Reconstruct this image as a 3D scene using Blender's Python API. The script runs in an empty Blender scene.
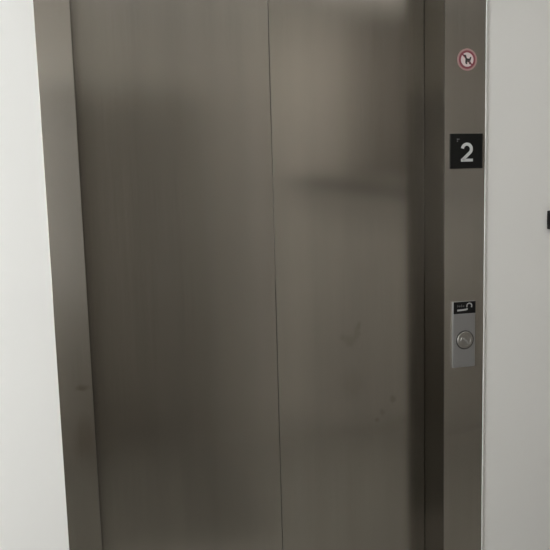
import bpy, bmesh, math
from mathutils import Vector, Matrix

sc = bpy.context.scene
C = sc.collection

# ------------------------------------------------------------------ materials
def new_mat(name):
    m = bpy.data.materials.new(name)
    m.use_nodes = True
    nt = m.node_tree
    return m, nt, nt.nodes['Principled BSDF']

def node(nt, kind, **kw):
    n = nt.nodes.new(kind)
    for k, v in kw.items():
        setattr(n, k, v)
    return n

def plain(name, col, rough=0.5, metal=0.0, spec=0.5):
    m, nt, b = new_mat(name)
    b.inputs['Base Color'].default_value = (*col, 1)
    b.inputs['Roughness'].default_value = rough
    b.inputs['Metallic'].default_value = metal
    b.inputs['Specular IOR Level'].default_value = spec
    n = node(nt, 'ShaderNodeTexNoise')
    n.inputs['Scale'].default_value = 60
    r = node(nt, 'ShaderNodeMapRange')
    r.inputs['To Min'].default_value = max(0.02, rough - 0.05)
    r.inputs['To Max'].default_value = min(1, rough + 0.05)
    nt.links.new(n.outputs['Fac'], r.inputs['Value'])
    nt.links.new(r.outputs['Result'], b.inputs['Roughness'])
    return m

def wall_paint(name, col, rough=0.6):
    """roller-painted plaster: faint mottling and orange-peel bump"""
    m, nt, b = new_mat(name)
    tc = node(nt, 'ShaderNodeTexCoord')
    n = node(nt, 'ShaderNodeTexNoise')
    n.inputs['Scale'].default_value = 2.2
    n.inputs['Detail'].default_value = 5
    nt.links.new(tc.outputs['Object'], n.inputs['Vector'])
    mr = node(nt, 'ShaderNodeMapRange')
    mr.inputs['To Min'].default_value = 0.985
    mr.inputs['To Max'].default_value = 1.015
    nt.links.new(n.outputs['Fac'], mr.inputs['Value'])
    mx = node(nt, 'ShaderNodeMix', data_type='RGBA', blend_type='MULTIPLY')
    mx.inputs['Factor'].default_value = 1
    mx.inputs['A'].default_value = (*col, 1)
    nt.links.new(mr.outputs['Result'], mx.inputs['B'])
    nt.links.new(mx.outputs['Result'], b.inputs['Base Color'])
    b.inputs['Roughness'].default_value = rough
    b.inputs['Specular IOR Level'].default_value = 0.25
    n2 = node(nt, 'ShaderNodeTexNoise')
    n2.inputs['Scale'].default_value = 220
    nt.links.new(tc.outputs['Object'], n2.inputs['Vector'])
    bp = node(nt, 'ShaderNodeBump')
    bp.inputs['Strength'].default_value = 0.04
    bp.inputs['Distance'].default_value = 0.002
    nt.links.new(n2.outputs['Fac'], bp.inputs['Height'])
    nt.links.new(bp.outputs['Normal'], b.inputs['Normal'])
    return m

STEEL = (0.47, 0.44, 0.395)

def steel(name, col=STEEL, rough=0.2, aniso=0.93, seed=0.0, smudges=(), smears=()):
    """vertically brushed stainless steel; smudges = (x, z, radius x, radius z, strength, brown) in the part's own space"""
    m, nt, b = new_mat(name)
    L = nt.links.new
    tc = node(nt, 'ShaderNodeTexCoord')
    def stretched(sx, sz, scale, detail):
        mp = node(nt, 'ShaderNodeMapping')
        mp.inputs['Scale'].default_value = (sx, sx, sz)
        mp.inputs['Location'].default_value = (seed, seed, seed)
        L(tc.outputs['Object'], mp.inputs['Vector'])
        n = node(nt, 'ShaderNodeTexNoise')
        n.inputs['Scale'].default_value = scale
        n.inputs['Detail'].default_value = detail
        L(mp.outputs['Vector'], n.inputs['Vector'])
        return n.outputs['Fac']
    fine = stretched(260, 4, 1.0, 3)          # hairline grain
    broad = stretched(14, 0.55, 1.0, 4)       # long soft streaks of the finish
    blot = stretched(3.5, 2.5, 1.0, 4)        # uneven cleaning film
    def rng(v, lo, hi):
        r = node(nt, 'ShaderNodeMapRange')
        r.inputs['From Min'].default_value = 0.3
        r.inputs['From Max'].default_value = 0.7
        r.inputs['To Min'].default_value = lo
        r.inputs['To Max'].default_value = hi
        L(v, r.inputs['Value'])
        return r.outputs['Result']
    def mul(a, c):
        q = node(nt, 'ShaderNodeMath', operation='MULTIPLY')
        for i, s in enumerate((a, c)):
            if isinstance(s, (int, float)):
                q.inputs[i].default_value = s
            else:
                L(s, q.inputs[i])
        return q.outputs[0]
    tint = mul(mul(rng(fine, 0.98, 1.02), rng(broad, 0.95, 1.05)), rng(blot, 0.96, 1.04))
    mx = node(nt, 'ShaderNodeMix', data_type='RGBA', blend_type='MULTIPLY')
    mx.inputs['Factor'].default_value = 1
    mx.inputs['A'].default_value = (*col, 1)
    L(tint, mx.inputs['B'])
    out = mx.outputs['Result']
    if smudges:
        wn = node(nt, 'ShaderNodeTexNoise')
        wn.inputs['Scale'].default_value = 28
        wn.inputs['Detail'].default_value = 4
        L(tc.outputs['Object'], wn.inputs['Vector'])
        wv = node(nt, 'ShaderNodeVectorMath', operation='MULTIPLY_ADD')
        wv.inputs[1].default_value = (0.03, 0.0, 0.03)
        wv.inputs[2].default_value = (-0.015, 0, -0.015)
        L(wn.outputs['Color'], wv.inputs[0])
        ad = node(nt, 'ShaderNodeVectorMath', operation='ADD')
        L(tc.outputs['Object'], ad.inputs[0])
        L(wv.outputs[0], ad.inputs[1])
        for (x, z, rx, rz, st, dirt) in smudges:
            sb = node(nt, 'ShaderNodeVectorMath', operation='SUBTRACT')
            sb.inputs[1].default_value = (x, 0, z)
            L(ad.outputs[0], sb.inputs[0])
            sl = node(nt, 'ShaderNodeVectorMath', operation='MULTIPLY')
            sl.inputs[1].default_value = (1 / rx, 0, 1 / rz)
            L(sb.outputs[0], sl.inputs[0])
            ln = node(nt, 'ShaderNodeVectorMath', operation='LENGTH')
            L(sl.outputs[0], ln.inputs[0])
            r = node(nt, 'ShaderNodeMapRange', interpolation_type='SMOOTHSTEP')
            r.inputs['From Min'].default_value = 0.2
            r.inputs['From Max'].default_value = 1.0
            r.inputs['To Min'].default_value = st
            r.inputs['To Max'].default_value = 0
            L(ln.outputs['Value'], r.inputs['Value'])
            m2 = node(nt, 'ShaderNodeMix', data_type='RGBA')
            L(r.outputs['Result'], m2.inputs['Factor'])
            L(out, m2.inputs['A'])
            m2.inputs['B'].default_value = (*dirt, 1)
            out = m2.outputs['Result']
    L(out, b.inputs['Base Color'])
    b.inputs['Metallic'].default_value = 1
    rr = node(nt, 'ShaderNodeMath', operation='ADD')
    L(rng(fine, -0.008, 0.008), rr.inputs[0])
    rr.inputs[1].default_value = rough
    L(rr.outputs[0], b.inputs['Roughness'])
    b.inputs['Anisotropic'].default_value = aniso
    b.inputs['Anisotropic Rotation'].default_value = 0.25
    tg = node(nt, 'ShaderNodeCombineXYZ')
    tg.inputs['Z'].default_value = 1
    L(tg.outputs[0], b.inputs['Tangent'])
    bp = node(nt, 'ShaderNodeBump')
    bp.inputs['Strength'].default_value = 0.015
    bp.inputs['Distance'].default_value = 0.0004
    L(fine, bp.inputs['Height'])
    L(bp.outputs['Normal'], b.inputs['Normal'])
    return m

def emitter(name, col, strength):
    m, nt, b = new_mat(name)
    b.inputs['Base Color'].default_value = (0.9, 0.9, 0.9, 1)
    b.inputs['Emission Color'].default_value = (*col, 1)
    b.inputs['Emission Strength'].default_value = strength
    return m

def carpet(name, c1, c2):
    m, nt, b = new_mat(name)
    tc = node(nt, 'ShaderNodeTexCoord')
    n = node(nt, 'ShaderNodeTexNoise')
    n.inputs['Scale'].default_value = 90
    n.inputs['Detail'].default_value = 6
    nt.links.new(tc.outputs['Object'], n.inputs['Vector'])
    r = node(nt, 'ShaderNodeValToRGB')
    r.color_ramp.elements[0].color = (*c1, 1)
    r.color_ramp.elements[1].color = (*c2, 1)
    nt.links.new(n.outputs['Fac'], r.inputs['Fac'])
    nt.links.new(r.outputs['Color'], b.inputs['Base Color'])
    b.inputs['Roughness'].default_value = 0.95
    return m

# ------------------------------------------------------------------ mesh helpers
def box_bm(x0, x1, y0, y1, z0, z1, bev=0.0, seg=2):
    bm = bmesh.new()
    bmesh.ops.create_cube(bm, size=1)
    for v in bm.verts:
        v.co = Vector(((x0 + x1) / 2 + v.co.x * (x1 - x0), (y0 + y1) / 2 + v.co.y * (y1 - y0),
                       (z0 + z1) / 2 + v.co.z * (z1 - z0)))
    if bev:
        bmesh.ops.bevel(bm, geom=bm.edges[:], offset=bev, segments=seg, profile=0.5, affect='EDGES')
    return bm

def prism_bm(pts, y0, y1, bev=0.0):
    """outline in x,z (counter-clockwise seen from -y) given a thickness from y0 (front) to y1 (back)"""
    bm = bmesh.new()
    f = [bm.verts.new((x, y0, z)) for x, z in pts]
    k = [bm.verts.new((x, y1, z)) for x, z in pts]
    bm.faces.new(f)
    bm.faces.new(k[::-1])
    n = len(pts)
    for i in range(n):
        bm.faces.new((f[i], k[i], k[(i + 1) % n], f[(i + 1) % n]))
    bmesh.ops.recalc_face_normals(bm, faces=bm.faces[:])
    if bev:
        e = [e for e in bm.edges if abs(e.verts[0].co.y - y0) < 1e-6 and abs(e.verts[1].co.y - y0) < 1e-6]
        bmesh.ops.bevel(bm, geom=e, offset=bev, segments=2, profile=0.5, affect='EDGES')
    return bm

def lathe_bm(profile, seg=48, cx=0.0, cz=0.0):
    """profile of (radius, y) turned about the y axis through cx, cz"""
    bm = bmesh.new()
    rings = []
    for r, y in profile:
        if r < 1e-7:
            rings.append([bm.verts.new((cx, y, cz))])
        else:
            rings.append([bm.verts.new((cx + r * math.cos(2 * math.pi * i / seg), y,
                                        cz + r * math.sin(2 * math.pi * i / seg))) for i in range(seg)])
    for a, c in zip(rings, rings[1:]):
        for i in range(seg):
            j = (i + 1) % seg
            q = [a[i % len(a)], a[j % len(a)], c[j % len(c)], c[i % len(c)]]
            u = []
            for v in q:
                if v not in u:
                    u.append(v)
            if len(u) > 2:
                bm.faces.new(u)
    bmesh.ops.recalc_face_normals(bm, faces=bm.faces[:])
    return bm

def stroke_bm(path, w, y0, y1, cap=True):
    """a flat ribbon of width w along a path in x,z, with thickness"""
    n = len(path)
    L_, R_ = [], []
    for i, (x, z) in enumerate(path):
        a = path[max(0, i - 1)]
        c = path[min(n - 1, i + 1)]
        t = Vector((c[0] - a[0], c[1] - a[1])).normalized()
        nx, nz = -t.y, t.x
        L_.append((x + nx * w / 2, z + nz * w / 2))
        R_.append((x - nx * w / 2, z - nz * w / 2))
    bm = bmesh.new()
    def V(p, y): return bm.verts.new((p[0], y, p[1]))
    lf = [V(p, y0) for p in L_]; rf = [V(p, y0) for p in R_]
    lb = [V(p, y1) for p in L_]; rb = [V(p, y1) for p in R_]
    for i in range(n - 1):
        bm.faces.new((lf[i], lf[i + 1], rf[i + 1], rf[i]))
        bm.faces.new((lb[i + 1], lb[i], rb[i], rb[i + 1]))
        bm.faces.new((lf[i + 1], lf[i], lb[i], lb[i + 1]))
        bm.faces.new((rf[i], rf[i + 1], rb[i + 1], rb[i]))
    bm.faces.new((lf[0], rf[0], rb[0], lb[0]))
    bm.faces.new((rf[-1], lf[-1], lb[-1], rb[-1]))
    bmesh.ops.recalc_face_normals(bm, faces=bm.faces[:])
    return bm

def join_bm(*bms):
    out = bmesh.new()
    for b in bms:
        me = bpy.data.meshes.new('join')
        b.to_mesh(me)
        out.from_mesh(me)
        bpy.data.meshes.remove(me)
        b.free()
    return out

def obj(name, bm, mat, parent=None, smooth=True):
    me = bpy.data.meshes.new(name)
    loc = None
    if parent is not None:
        loc = parent
        off = Vector((0, 0, 0))
        p = parent
        while p is not None:
            off += p.location
            p = p.parent
        bmesh.ops.translate(bm, verts=bm.verts[:], vec=-off)
    bm.to_mesh(me)
    bm.free()
    me.materials.append(mat)
    if smooth:
        for p in me.polygons:
            p.use_smooth = True
        try:
            me.set_sharp_from_angle(angle=math.radians(14))
        except Exception:
            pass
    o = bpy.data.objects.new(name, me)
    C.objects.link(o)
    if parent is not None:
        o.parent = parent
    return o

def thing(name, loc, label, cat, group=None):
    o = bpy.data.objects.new(name, None)
    o.empty_display_size = 0.05
    C.objects.link(o)
    o.location = loc
    o['label'] = label
    o['category'] = cat
    if group:
        o['group'] = group
    return o

def struct(name, bm, mat, label=None):
    o = obj(name, bm, mat)
    o['kind'] = 'structure'
    if label:
        o['label'] = label
    return o

# ------------------------------------------------------------------ dimensions (metres)
X_L0, X_L1 = -0.143, -0.066       # left jamb, outer and inner edge
X_R0, X_R1 = 0.849, 0.965         # right jamb, inner and outer edge
Y_SLOW, Y_FAST = 0.094, 0.119     # front faces of the two sliding panels
X_SEAM = 0.4125
H_OPEN, H_FRAME = 2.13, 2.25
H_CEIL = 2.62
Y_BACK = -2.12

# ------------------------------------------------------------------ setting
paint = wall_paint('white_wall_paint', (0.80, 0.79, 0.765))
paint_r = paint
struct('wall_left', box_bm(-2.2, X_L0, 0.003, 0.22, 0, H_CEIL), paint, 'bright white painted wall left of the elevator')
struct('wall_right', box_bm(X_R1, 4.2, 0.003, 0.22, 0, H_CEIL), paint_r, 'white painted wall right of the elevator, in softer light')
struct('wall_above', box_bm(X_L0, X_R1, 0.003, 0.22, H_FRAME, H_CEIL), paint)
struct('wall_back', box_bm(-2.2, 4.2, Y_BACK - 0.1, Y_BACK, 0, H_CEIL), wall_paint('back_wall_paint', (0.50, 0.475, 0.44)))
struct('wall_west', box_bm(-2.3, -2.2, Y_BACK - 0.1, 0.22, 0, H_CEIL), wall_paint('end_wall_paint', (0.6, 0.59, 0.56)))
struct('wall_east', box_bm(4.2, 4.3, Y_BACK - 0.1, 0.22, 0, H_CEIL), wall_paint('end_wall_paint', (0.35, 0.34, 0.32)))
struct('floor', box_bm(-2.3, 4.3, Y_BACK - 0.1, 0.22, -0.1, 0.0), carpet('grey_carpet', (0.21, 0.2, 0.18), (0.32, 0.305, 0.28)))
struct('ceiling', box_bm(-2.3, 4.3, Y_BACK - 0.1, 0.22, H_CEIL, H_CEIL + 0.1), wall_paint('ceiling_paint', (0.78, 0.78, 0.76)))
caulk = plain('white_sealant', (0.86, 0.86, 0.84), 0.45)
def bead(x0, x1):
    w = x1 - x0
    pts = [(x0, 0.004), (x0, -0.0005), (x0 + w * 0.3, -0.0008), (x0 + w * 0.7, 0.0006), (x1, 0.0028), (x1, 0.004)]
    bm = bmesh.new()
    lo = [bm.verts.new((x, y, 0)) for x, y in pts]
    hi = [bm.verts.new((x, y, H_FRAME)) for x, y in pts]
    bm.faces.new(lo); bm.faces.new(hi[::-1])
    for i in range(len(pts)):
        j = (i + 1) % len(pts)
        bm.faces.new((lo[i], hi[i], hi[j], lo[j]))
    bmesh.ops.recalc_face_normals(bm, faces=bm.faces[:])
    return bm
struct('trim_1', bead(X_R1, X_R1 + 0.0085), caulk, 'thin white sealant bead along the steel frame\'s outer edge by the right wall')
skirt = plain('grey_skirting', (0.25, 0.24, 0.23), 0.5)
struct('baseboard_left', box_bm(-2.2, X_L0 - 0.001, -0.009, 0.003, 0.0, 0.1, 0.003), skirt)
struct('baseboard_right', box_bm(X_R1 + 0.009, 4.2, -0.009, 0.003, 0.0, 0.1, 0.003), skirt)
struct('shaft_back', box_bm(X_L0 - 0.2, X_R1 + 0.2, 0.26, 0.28, 0, H_CEIL), plain('dark_shaft', (0.02, 0.02, 0.02), 0.9))

# ------------------------------------------------------------------ elevator door frame
DIRT = (0.27, 0.23, 0.18)
RUST = (0.24, 0.17, 0.12)
frame = thing('elevator_door_frame', ((X_L0 + X_R1) / 2, 0.02, 0), 'brushed stainless steel frame around the elevator doorway, wider on the right side', 'door frame')
def to_local(px, pz, o):
    return px - o.location.x, pz - o.location.z
def sm(o, items):
    return [(x - o.location.x, z - o.location.z, rx, rz, s, d) for x, z, rx, rz, s, d in items]
s_jl = steel('jamb_steel_narrow', rough=0.215, seed=3.1, smudges=sm(frame, [
    (-0.0873, 1.0433, 0.024, 0.010, 0.5, RUST), (-0.093, 0.92, 0.035, 0.07, 0.28, RUST)]))
s_jr = steel('jamb_steel_wide', rough=0.24, seed=7.7)
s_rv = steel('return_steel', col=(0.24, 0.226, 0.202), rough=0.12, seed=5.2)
obj('jamb', box_bm(X_L0, X_L1, 0.0, 0.002, 0, H_FRAME, 0.0004), s_jl, frame)
obj('jamb', box_bm(X_R0 + 0.0012, X_R1, 0.0, 0.002, 0, H_FRAME, 0.0002), s_jr, frame)
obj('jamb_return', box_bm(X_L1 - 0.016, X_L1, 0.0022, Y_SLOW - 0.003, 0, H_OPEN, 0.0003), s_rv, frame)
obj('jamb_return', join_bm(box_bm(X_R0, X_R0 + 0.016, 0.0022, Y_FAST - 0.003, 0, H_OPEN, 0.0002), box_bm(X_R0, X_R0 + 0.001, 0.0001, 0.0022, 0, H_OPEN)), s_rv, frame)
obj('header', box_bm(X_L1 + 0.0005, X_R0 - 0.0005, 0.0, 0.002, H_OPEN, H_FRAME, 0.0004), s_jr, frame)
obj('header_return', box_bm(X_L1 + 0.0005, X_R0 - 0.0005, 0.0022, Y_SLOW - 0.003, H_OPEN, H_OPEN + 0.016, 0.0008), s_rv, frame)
obj('sill', box_bm(X_L1 + 0.0005, X_R0 - 0.0005, 0.0, 0.21, 0.0005, 0.008, 0.001), plain('sill_aluminium', (0.45, 0.44, 0.42), 0.4, 1.0), frame)

# ------------------------------------------------------------------ the two sliding panels
def panel(name, x0, x1, y0, y1, label, mat_args, smudges, edge):
    t = thing(name, ((x0 + x1) / 2, (y0 + y1) / 2, 0.012), label, 'elevator door')
    m = steel(name + '_steel', smudges=sm(t, smudges), **mat_args)
    obj('door_skin', box_bm(x0, x1, y0, y1, 0.012, H_OPEN + 0.04, 0.002, 3), m, t)
    for gx in (x0 + 0.06, x1 - 0.06):
        obj('door_shoe', box_bm(gx - 0.03, gx + 0.03, y0 + 0.006, y1 - 0.006, 0.0085, 0.0125, 0.0005),
            plain('black_nylon', (0.03, 0.03, 0.03), 0.6), t)
    if edge:
        obj('edge_seal', box_bm(x1 + 0.0002, x1 + 0.0022, y0 + 0.004, y1, 0.012, H_OPEN + 0.03, 0.0005),
            plain('seal_rubber', (0.16, 0.152, 0.138), 0.7), t)
    return t
panel('elevator_door_panel', X_L1 - 0.03, X_SEAM, Y_SLOW, Y_SLOW + 0.022,
      'wide brushed steel elevator door panel at the left, beside the narrow jamb', dict(rough=0.22, aniso=0.62, seed=1.3), [
          (0.02, 0.92, 0.10, 0.10, 0.10, DIRT)], True)
panel('elevator_door_panel', X_SEAM - 0.04, X_R0 + 0.02, Y_FAST, Y_FAST + 0.022,
      'smudged brushed steel elevator door panel at the right, beside the dark jamb return',
      dict(rough=0.16, aniso=0.74, seed=11.9), [
          (0.628, 1.078, 0.026, 0.024, 0.28, DIRT), (0.645, 1.10, 0.014, 0.03, 0.27, DIRT),
          (0.652, 1.122, 0.010, 0.016, 0.3, DIRT), (0.605, 1.09, 0.016, 0.018, 0.25, DIRT),
          (0.749, 0.9015, 0.012, 0.014, 0.4, DIRT), (0.721, 0.868, 0.011, 0.014, 0.36, DIRT),
          (0.706, 0.847, 0.011, 0.010, 0.4, DIRT), (0.63, 0.95, 0.05, 0.06, 0.16, DIRT)], False)

# ------------------------------------------------------------------ floor number plate
black = plain('black_plastic', (0.009, 0.009, 0.0085), 0.5, spec=0.15)
silver = plain('silver_lettering', (0.62, 0.63, 0.63), 0.45)
PX0, PX1, PZ0, PZ1 = 0.865, 0.957, 1.542, 1.632
fp = thing('floor_number_plate', ((PX0 + PX1) / 2, 0.0, (PZ0 + PZ1) / 2), 'square black floor plate with a raised white number 2', 'sign')
obj('plate', box_bm(PX0, PX1, -0.0032, 0.0, PZ0, PZ1, 0.0008), black, fp)
def two_path(cx, cz, w, h):
    """centre line of a bold 2"""
    r = w / 2
    pts = []
    top = cz + h / 2 - r
    for i in range(15):
        a = math.radians(172 - i * (172 + 38) / 14)
        pts.append((cx + r * math.cos(a), top + r * math.sin(a)))
    x, z = pts[-1]
    ex, ez = cx - w / 2 + 0.0005, cz - h / 2 + 0.0005
    for i in range(1, 7):
        f = i / 6
        pts.append((x + (ex - x) * f, z + (ez - z) * f))
    return pts
NW, NH, NS = 0.0255, 0.0410, 0.0078
ncx, ncz = 0.9112, 1.5845
num = join_bm(stroke_bm(two_path(ncx, ncz, NW, NH), NS, -0.0048, -0.0032),
              box_bm(ncx - NW / 2 - NS / 2 + 0.0002, ncx + NW / 2 + NS / 2, -0.0048, -0.0032, ncz - NH / 2 - NS / 2, ncz - NH / 2 + NS / 2 - 0.0006))
obj('numeral', num, silver, fp, smooth=False)['label'] = 'raised white number 2'
dots = [lathe_bm([(0.0, -0.0041), (0.0012, -0.0039), (0.0018, -0.0032), (0.0, -0.0031)], 16, 0.8845 + dx, 1.6155 + dz)
        for dx, dz in ((0, 0.0022), (0, -0.0028), (0.0040, 0.0022))]
obj('braille', join_bm(*dots), plain('worn_grey', (0.13, 0.13, 0.13), 0.5), fp)['label'] = 'small worn grey raised mark'

# ------------------------------------------------------------------ round prohibition sticker
SX, SZ, SR = 0.9122, 1.8192, 0.0280
st = thing('prohibition_sign', (SX, 0, SZ), 'small round red and white prohibition sticker on the wide jamb', 'sticker')
pink = plain('sticker_border', (0.40, 0.25, 0.24), 0.5)
white = plain('sticker_white', (0.72, 0.62, 0.62), 0.5)
red = plain('sticker_red', (0.23, 0.045, 0.065), 0.5)
ink = plain('sticker_ink', (0.03, 0.028, 0.03), 0.5)
obj('backing', lathe_bm([(0, 0.0), (SR, 0.0), (SR, -0.0004), (0, -0.0004)], 64, SX, SZ), pink, st, False)
obj('face', lathe_bm([(0, -0.0004), (0.0210, -0.0004), (0.0210, -0.0006), (0, -0.0006)], 64, SX, SZ), white, st, False)
r_o, r_i = 0.0232, 0.0178
obj('ring', lathe_bm([(r_i, -0.0004), (r_o, -0.0004), (r_o, -0.0009), (r_i, -0.0009), (r_i, -0.0004)], 64, SX, SZ), red, st, False)
def cart(cx, cz, s):
    y0, y1 = -0.00125, -0.0006
    P = lambda pts: [(cx + x * s, cz + z * s) for x, z in pts]
    return join_bm(
        stroke_bm(P([(-1.0, 0.95), (-0.62, 0.95), (-0.40, 0.2), (-0.42, -0.95)]), 0.42 * s, y0, y1),
        prism_bm(P([(-0.55, 0.35), (-0.35, -0.35), (0.75, -0.3), (1.0, 0.62), (0.66, 0.62), (0.45, 0.2), (0.0, 0.25)]), y0, y1),
        stroke_bm(P([(-0.42, -0.55), (0.8, -0.55)]), 0.2 * s, y0, y1),
        lathe_bm([(0, y1), (0.2 * s, y1), (0.2 * s, y0), (0, y0)], 16, cx - 0.3 * s, cz - 0.95 * s),
        lathe_bm([(0, y1), (0.2 * s, y1), (0.2 * s, y0), (0, y0)], 16, cx + 0.6 * s, cz - 0.95 * s))
obj('pictogram', cart(SX + 0.0012, SZ + 0.0002, 0.0104), ink, st, False)
a = math.radians(-45)
obj('slash', stroke_bm([(SX - 0.019 * math.cos(a), SZ - 0.019 * math.sin(a)), (SX + 0.019 * math.cos(a), SZ + 0.019 * math.sin(a))], 0.0042, -0.0010, -0.0005), red, st, False)

# ------------------------------------------------------------------ key switch
KX0, KX1, KZ0, KZ1 = 0.873, 0.9385, 1.0115, 1.191
ks = thing('key_switch', ((KX0 + KX1) / 2, 0, (KZ0 + KZ1) / 2), 'slim grey metal key switch plate with round lock under a black label', 'switch')
obj('faceplate', box_bm(KX0, KX1, -0.006, 0.0, KZ0, KZ1, 0.0012), plain('satin_zinc', (0.42, 0.42, 0.425), 0.42, 0.85), ks)
kcx, kcz = 0.9072, 1.0865
lock = obj('lock_cylinder', lathe_bm([(0, -0.0058), (0.0225, -0.0058), (0.0225, -0.0085), (0.0215, -0.0094), (0.0150, -0.0096),
                                      (0.0145, -0.0091), (0.0135, -0.0091), (0.0130, -0.0097), (0, -0.0100)], 56, kcx, kcz),
           plain('lock_steel', (0.40, 0.385, 0.36), 0.42, 1.0), ks)
obj('lock_rim', lathe_bm([(0.0226, -0.0059), (0.0258, -0.0059), (0.0258, -0.0068), (0.0226, -0.0068), (0.0226, -0.0059)], 56, kcx, kcz),
    plain('rim_dark', (0.10, 0.098, 0.094), 0.55, 0.6), ks)
obj('keyway', stroke_bm([(kcx - 0.011, kcz + 0.010), (kcx + 0.011, kcz - 0.010)], 0.0034, -0.0102, -0.0096), plain('keyway_grey', (0.30, 0.295, 0.28), 0.6), lock)
lab = obj('label_sticker', box_bm(KX0 + 0.001, KX1 - 0.0005, -0.0066, -0.006, 1.1583, 1.1906, 0.0002), plain('label_black', (0.009, 0.009, 0.009), 0.45, spec=0.15), ks)
lab['label'] = 'black label with white key emblem'
mark = plain('label_white', (0.40, 0.40, 0.39), 0.5)
ring = [(0.9195 + 0.0072 * math.cos(math.radians(t)), 1.1785 + 0.0072 * math.sin(math.radians(t))) for t in range(205, -50, -15)]
tail = [(0.9145, 1.1715), (0.9105, 1.1692), (0.902, 1.1684), (0.8845, 1.1678)]
obj('emblem', join_bm(stroke_bm(ring, 0.0032, -0.0071, -0.0066), stroke_bm(tail, 0.0046, -0.0071, -0.0066)), mark, lab, False)
dim = plain('label_grey', (0.10, 0.10, 0.10), 0.5)
glyphs = []
for i, gx in enumerate((0.885, 0.8905, 0.896, 0.9015)):
    hgt = (0.006, 0.0045, 0.0065, 0.0045)[i]
    glyphs.append(stroke_bm([(gx, 1.1765), (gx + 0.001, 1.1765 + hgt)], 0.002, -0.0069, -0.0066))
    glyphs.append(stroke_bm([(gx + 0.001, 1.1785), (gx + 0.0035, 1.179)], 0.0016, -0.0069, -0.0066))
obj('lettering', join_bm(*glyphs), dim, lab, False)

# ------------------------------------------------------------------ black wall device at the picture's right edge
wx0, wz0, wz1 = 1.1545, 1.374, 1.424
wd = thing('wall_plate', (wx0 + 0.035, 0.003, (wz0 + wz1) / 2), 'black device on the right wall, its edge just in the picture', 'wall device')
obj('body', box_bm(wx0 + 0.0005, wx0 + 0.07, -0.012, 0.003, wz0, wz1, 0.002), black, wd)
obj('cover', box_bm(wx0 + 0.006, wx0 + 0.064, -0.014, -0.012, wz0 + 0.006, wz1 - 0.006, 0.001), plain('dark_cover', (0.03, 0.03, 0.032), 0.3), wd)

# ------------------------------------------------------------------ unseen opposite side of the lobby, furnished for its reflections in the steel
dark_door = plain('dark_laminate', (0.115, 0.104, 0.088), 0.5)
dark_frame = plain('dark_door_frame', (0.13, 0.118, 0.10), 0.5)
mat_ = obj('doormat', box_bm(-0.72, 0.60, Y_BACK + 0.02, -0.95, 0.0, 0.012, 0.004), carpet('charcoal_mat', (0.085, 0.08, 0.068), (0.14, 0.132, 0.115)))  # mat added unseen to darken the floor's reflection in the left panel
mat_['label'] = 'charcoal doormat added out of view to darken the mirrored floor'
mat_['category'] = 'doormat'
d1 = struct('added_dark_door', box_bm(-0.62, 0.48, Y_BACK + 0.001, Y_BACK + 0.03, 0.013, 1.98, 0.002), dark_door)  # dark door added out of view to darken what the steel mirrors
obj('door_frame', join_bm(box_bm(-0.70, -0.62, Y_BACK + 0.001, Y_BACK + 0.045, 0.0, 2.06, 0.003),
                          box_bm(0.48, 0.56, Y_BACK + 0.001, Y_BACK + 0.045, 0.0, 2.06, 0.003),
                          box_bm(-0.62, 0.48, Y_BACK + 0.001, Y_BACK + 0.045, 1.98, 2.06, 0.003)), dark_frame, d1)
obj('transom', box_bm(-0.70, 0.56, Y_BACK + 0.001, Y_BACK + 0.03, 2.061, H_CEIL - 0.001, 0.002), plain('transom_laminate', (0.36, 0.34, 0.31), 0.5), d1)
obj('door_handle', join_bm(box_bm(0.41, 0.43, Y_BACK + 0.03, Y_BACK + 0.08, 1.03, 1.05, 0.004),
                           box_bm(0.30, 0.43, Y_BACK + 0.065, Y_BACK + 0.08, 1.03, 1.05, 0.004)), plain('handle_metal', (0.5, 0.5, 0.48), 0.3, 1.0), d1)
struct('baseboard_back', box_bm(0.561, 4.2, Y_BACK, Y_BACK + 0.012, 0, 0.13, 0.003), plain('beige_skirting', (0.48, 0.455, 0.42), 0.5))
bx0, bx1, bz0, bz1 = 1.46, 2.02, 1.60, 2.46
yb, yf = Y_BACK + 0.001, Y_BACK + 0.026
nb = thing('notice_board', ((bx0 + bx1) / 2, yb, (bz0 + bz1) / 2), 'tall brown notice board on the opposite wall, mirrored in the right panel', 'notice board')
obj('felt', box_bm(bx0, bx1, yb, yb + 0.012, bz0, bz1), plain('brown_felt', (0.17, 0.155, 0.14), 0.9), nb)
nf = plain('brown_frame', (0.12, 0.105, 0.09), 0.5)
obj('board_frame', join_bm(box_bm(bx0 - 0.02, bx1 + 0.02, yb, yf, bz0 - 0.03, bz0, 0.003), box_bm(bx0 - 0.02, bx1 + 0.02, yb, yf, bz1, bz1 + 0.03, 0.003),
                           box_bm(bx0 - 0.02, bx0, yb, yf, bz0, bz1, 0.003), box_bm(bx1, bx1 + 0.02, yb, yf, bz0, bz1, 0.003)), nf, nb)
struct('added_pale_strip', box_bm(1.06, 1.19, Y_BACK + 0.001, Y_BACK + 0.012, 0.13, H_CEIL - 0.001, 0.002), plain('cream_strip', (0.62, 0.585, 0.54), 0.5))  # pale strip added unseen, mirrored as a bright streak in the right panel
hr = thing('handrail', (1.48, Y_BACK, 1.48), 'black sloping handrail on the opposite wall, mirrored as a dark streak in the right panel', 'handrail')
hx0, hz0, hx1, hz1, hy = 1.04, 1.552, 1.95, 1.428, Y_BACK + 0.085
def tube_bm(p, q, r, seg=20):
    p, q = Vector(p), Vector(q)
    d = q - p
    bm = bmesh.new()
    bmesh.ops.create_cone(bm, cap_ends=True, segments=seg, radius1=r, radius2=r, depth=d.length)
    bmesh.ops.transform(bm, matrix=Matrix.Translation((p + q) / 2) @ d.to_track_quat('Z', 'Y').to_matrix().to_4x4(), verts=bm.verts[:])
    return bm
rail_black = plain('rail_black', (0.012, 0.013, 0.012), 0.45)
obj('rail', tube_bm((hx0, hy, hz0), (hx1, hy, hz1), 0.027), rail_black, hr)
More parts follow.
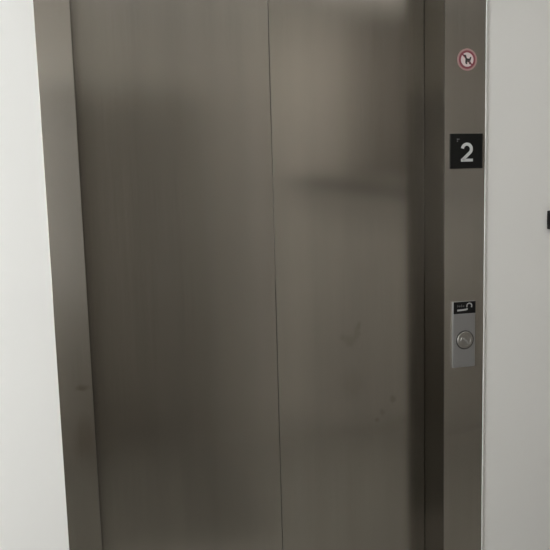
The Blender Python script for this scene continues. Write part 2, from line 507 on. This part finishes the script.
for f in (0.12, 0.88):
    px, pz = hx0 + (hx1 - hx0) * f, hz0 + (hz1 - hz0) * f
    obj('bracket', join_bm(tube_bm((px, Y_BACK + 0.001, pz - 0.04), (px, hy, pz - 0.04), 0.007, 12),
                           tube_bm((px, hy, pz - 0.045), (px, hy, pz - 0.015), 0.007, 12)), rail_black, hr)

# ------------------------------------------------------------------ unseen lights added to set the wall brightness
white_metal = plain('white_enamel', (0.8, 0.8, 0.78), 0.4)
def added_ceiling_light(cx, cy, sx, sy, strength, col, label):
    t = thing('added_ceiling_light', (cx, cy, H_CEIL), label, 'ceiling light')
    w = 0.03
    z0 = H_CEIL - 0.035
    obj('light_frame', join_bm(box_bm(cx - sx / 2 - w, cx + sx / 2 + w, cy - sy / 2 - w, cy - sy / 2, z0, H_CEIL, 0.003),
                               box_bm(cx - sx / 2 - w, cx + sx / 2 + w, cy + sy / 2, cy + sy / 2 + w, z0, H_CEIL, 0.003),
                               box_bm(cx - sx / 2 - w, cx - sx / 2, cy - sy / 2, cy + sy / 2, z0, H_CEIL, 0.003),
                               box_bm(cx + sx / 2, cx + sx / 2 + w, cy - sy / 2, cy + sy / 2, z0, H_CEIL, 0.003)), white_metal, t)
    obj('diffuser', box_bm(cx - sx / 2, cx + sx / 2, cy - sy / 2, cy + sy / 2, z0 + 0.01, H_CEIL - 0.005), emitter('diffuser_glow', col, strength), t)
    return t
LB, LW = 4.0, 5.2
added_ceiling_light(1.45, -1.36, 0.6, 0.6, LB, (1.0, 0.97, 0.92), 'unseen square ceiling light added to brighten the right side')  # light added out of view, gives the walls their top-to-bottom falloff

# glowing pane shaped as a window, added unseen to brighten the left wall
WY0, WY1, WZ0, WZ1 = -1.85, -0.35, 0.9, 2.3
win = struct('added_light_window', join_bm(box_bm(-2.2, -2.16, WY0 - 0.05, WY1 + 0.05, WZ0 - 0.05, WZ0, 0.003),
                                 box_bm(-2.2, -2.16, WY0 - 0.05, WY1 + 0.05, WZ1, WZ1 + 0.05, 0.003),
                                 box_bm(-2.2, -2.16, WY0 - 0.05, WY0, WZ0, WZ1, 0.003),
                                 box_bm(-2.2, -2.16, WY1, WY1 + 0.05, WZ0, WZ1, 0.003)), white_metal)
obj('added_light_pane', box_bm(-2.198, -2.18, WY0, WY1, WZ0, WZ1), emitter('added_window_glow', (0.95, 0.98, 1.0), LW), win)

w = bpy.data.worlds.new('lobby_world')
sc.world = w
w.use_nodes = True
w.node_tree.nodes['Background'].inputs[0].default_value = (0.5, 0.5, 0.5, 1)
w.node_tree.nodes['Background'].inputs[1].default_value = 0.2

# ------------------------------------------------------------------ camera
D, HC = 1.69, 1.50
th, ro, ph = math.radians(6.9265), math.radians(1.5514), math.radians(13.0)
F = Vector((math.sin(ph) * math.cos(th), math.cos(ph) * math.cos(th), -math.sin(th)))
R0 = Vector((math.cos(ph), -math.sin(ph), 0))
U0 = R0.cross(F)
R = R0 * math.cos(ro) - U0 * math.sin(ro)
U = U0 * math.cos(ro) + R0 * math.sin(ro)
cam = bpy.data.cameras.new('camera')
cam.sensor_width = 36
cam.lens = 36 * 700 / 550
cam.clip_start = 0.05
co = bpy.data.objects.new('camera', cam)
C.objects.link(co)
M = Matrix((R, U, -F)).transposed().to_4x4()
M.translation = Vector((0, -D, HC))
co.matrix_world = M
sc.camera = co

vs = sc.view_settings
vs.view_transform = 'Standard'
vs.look = 'None'
vs.exposure = 1.0
vs.gamma = 1.0
vs.use_curve_mapping = False
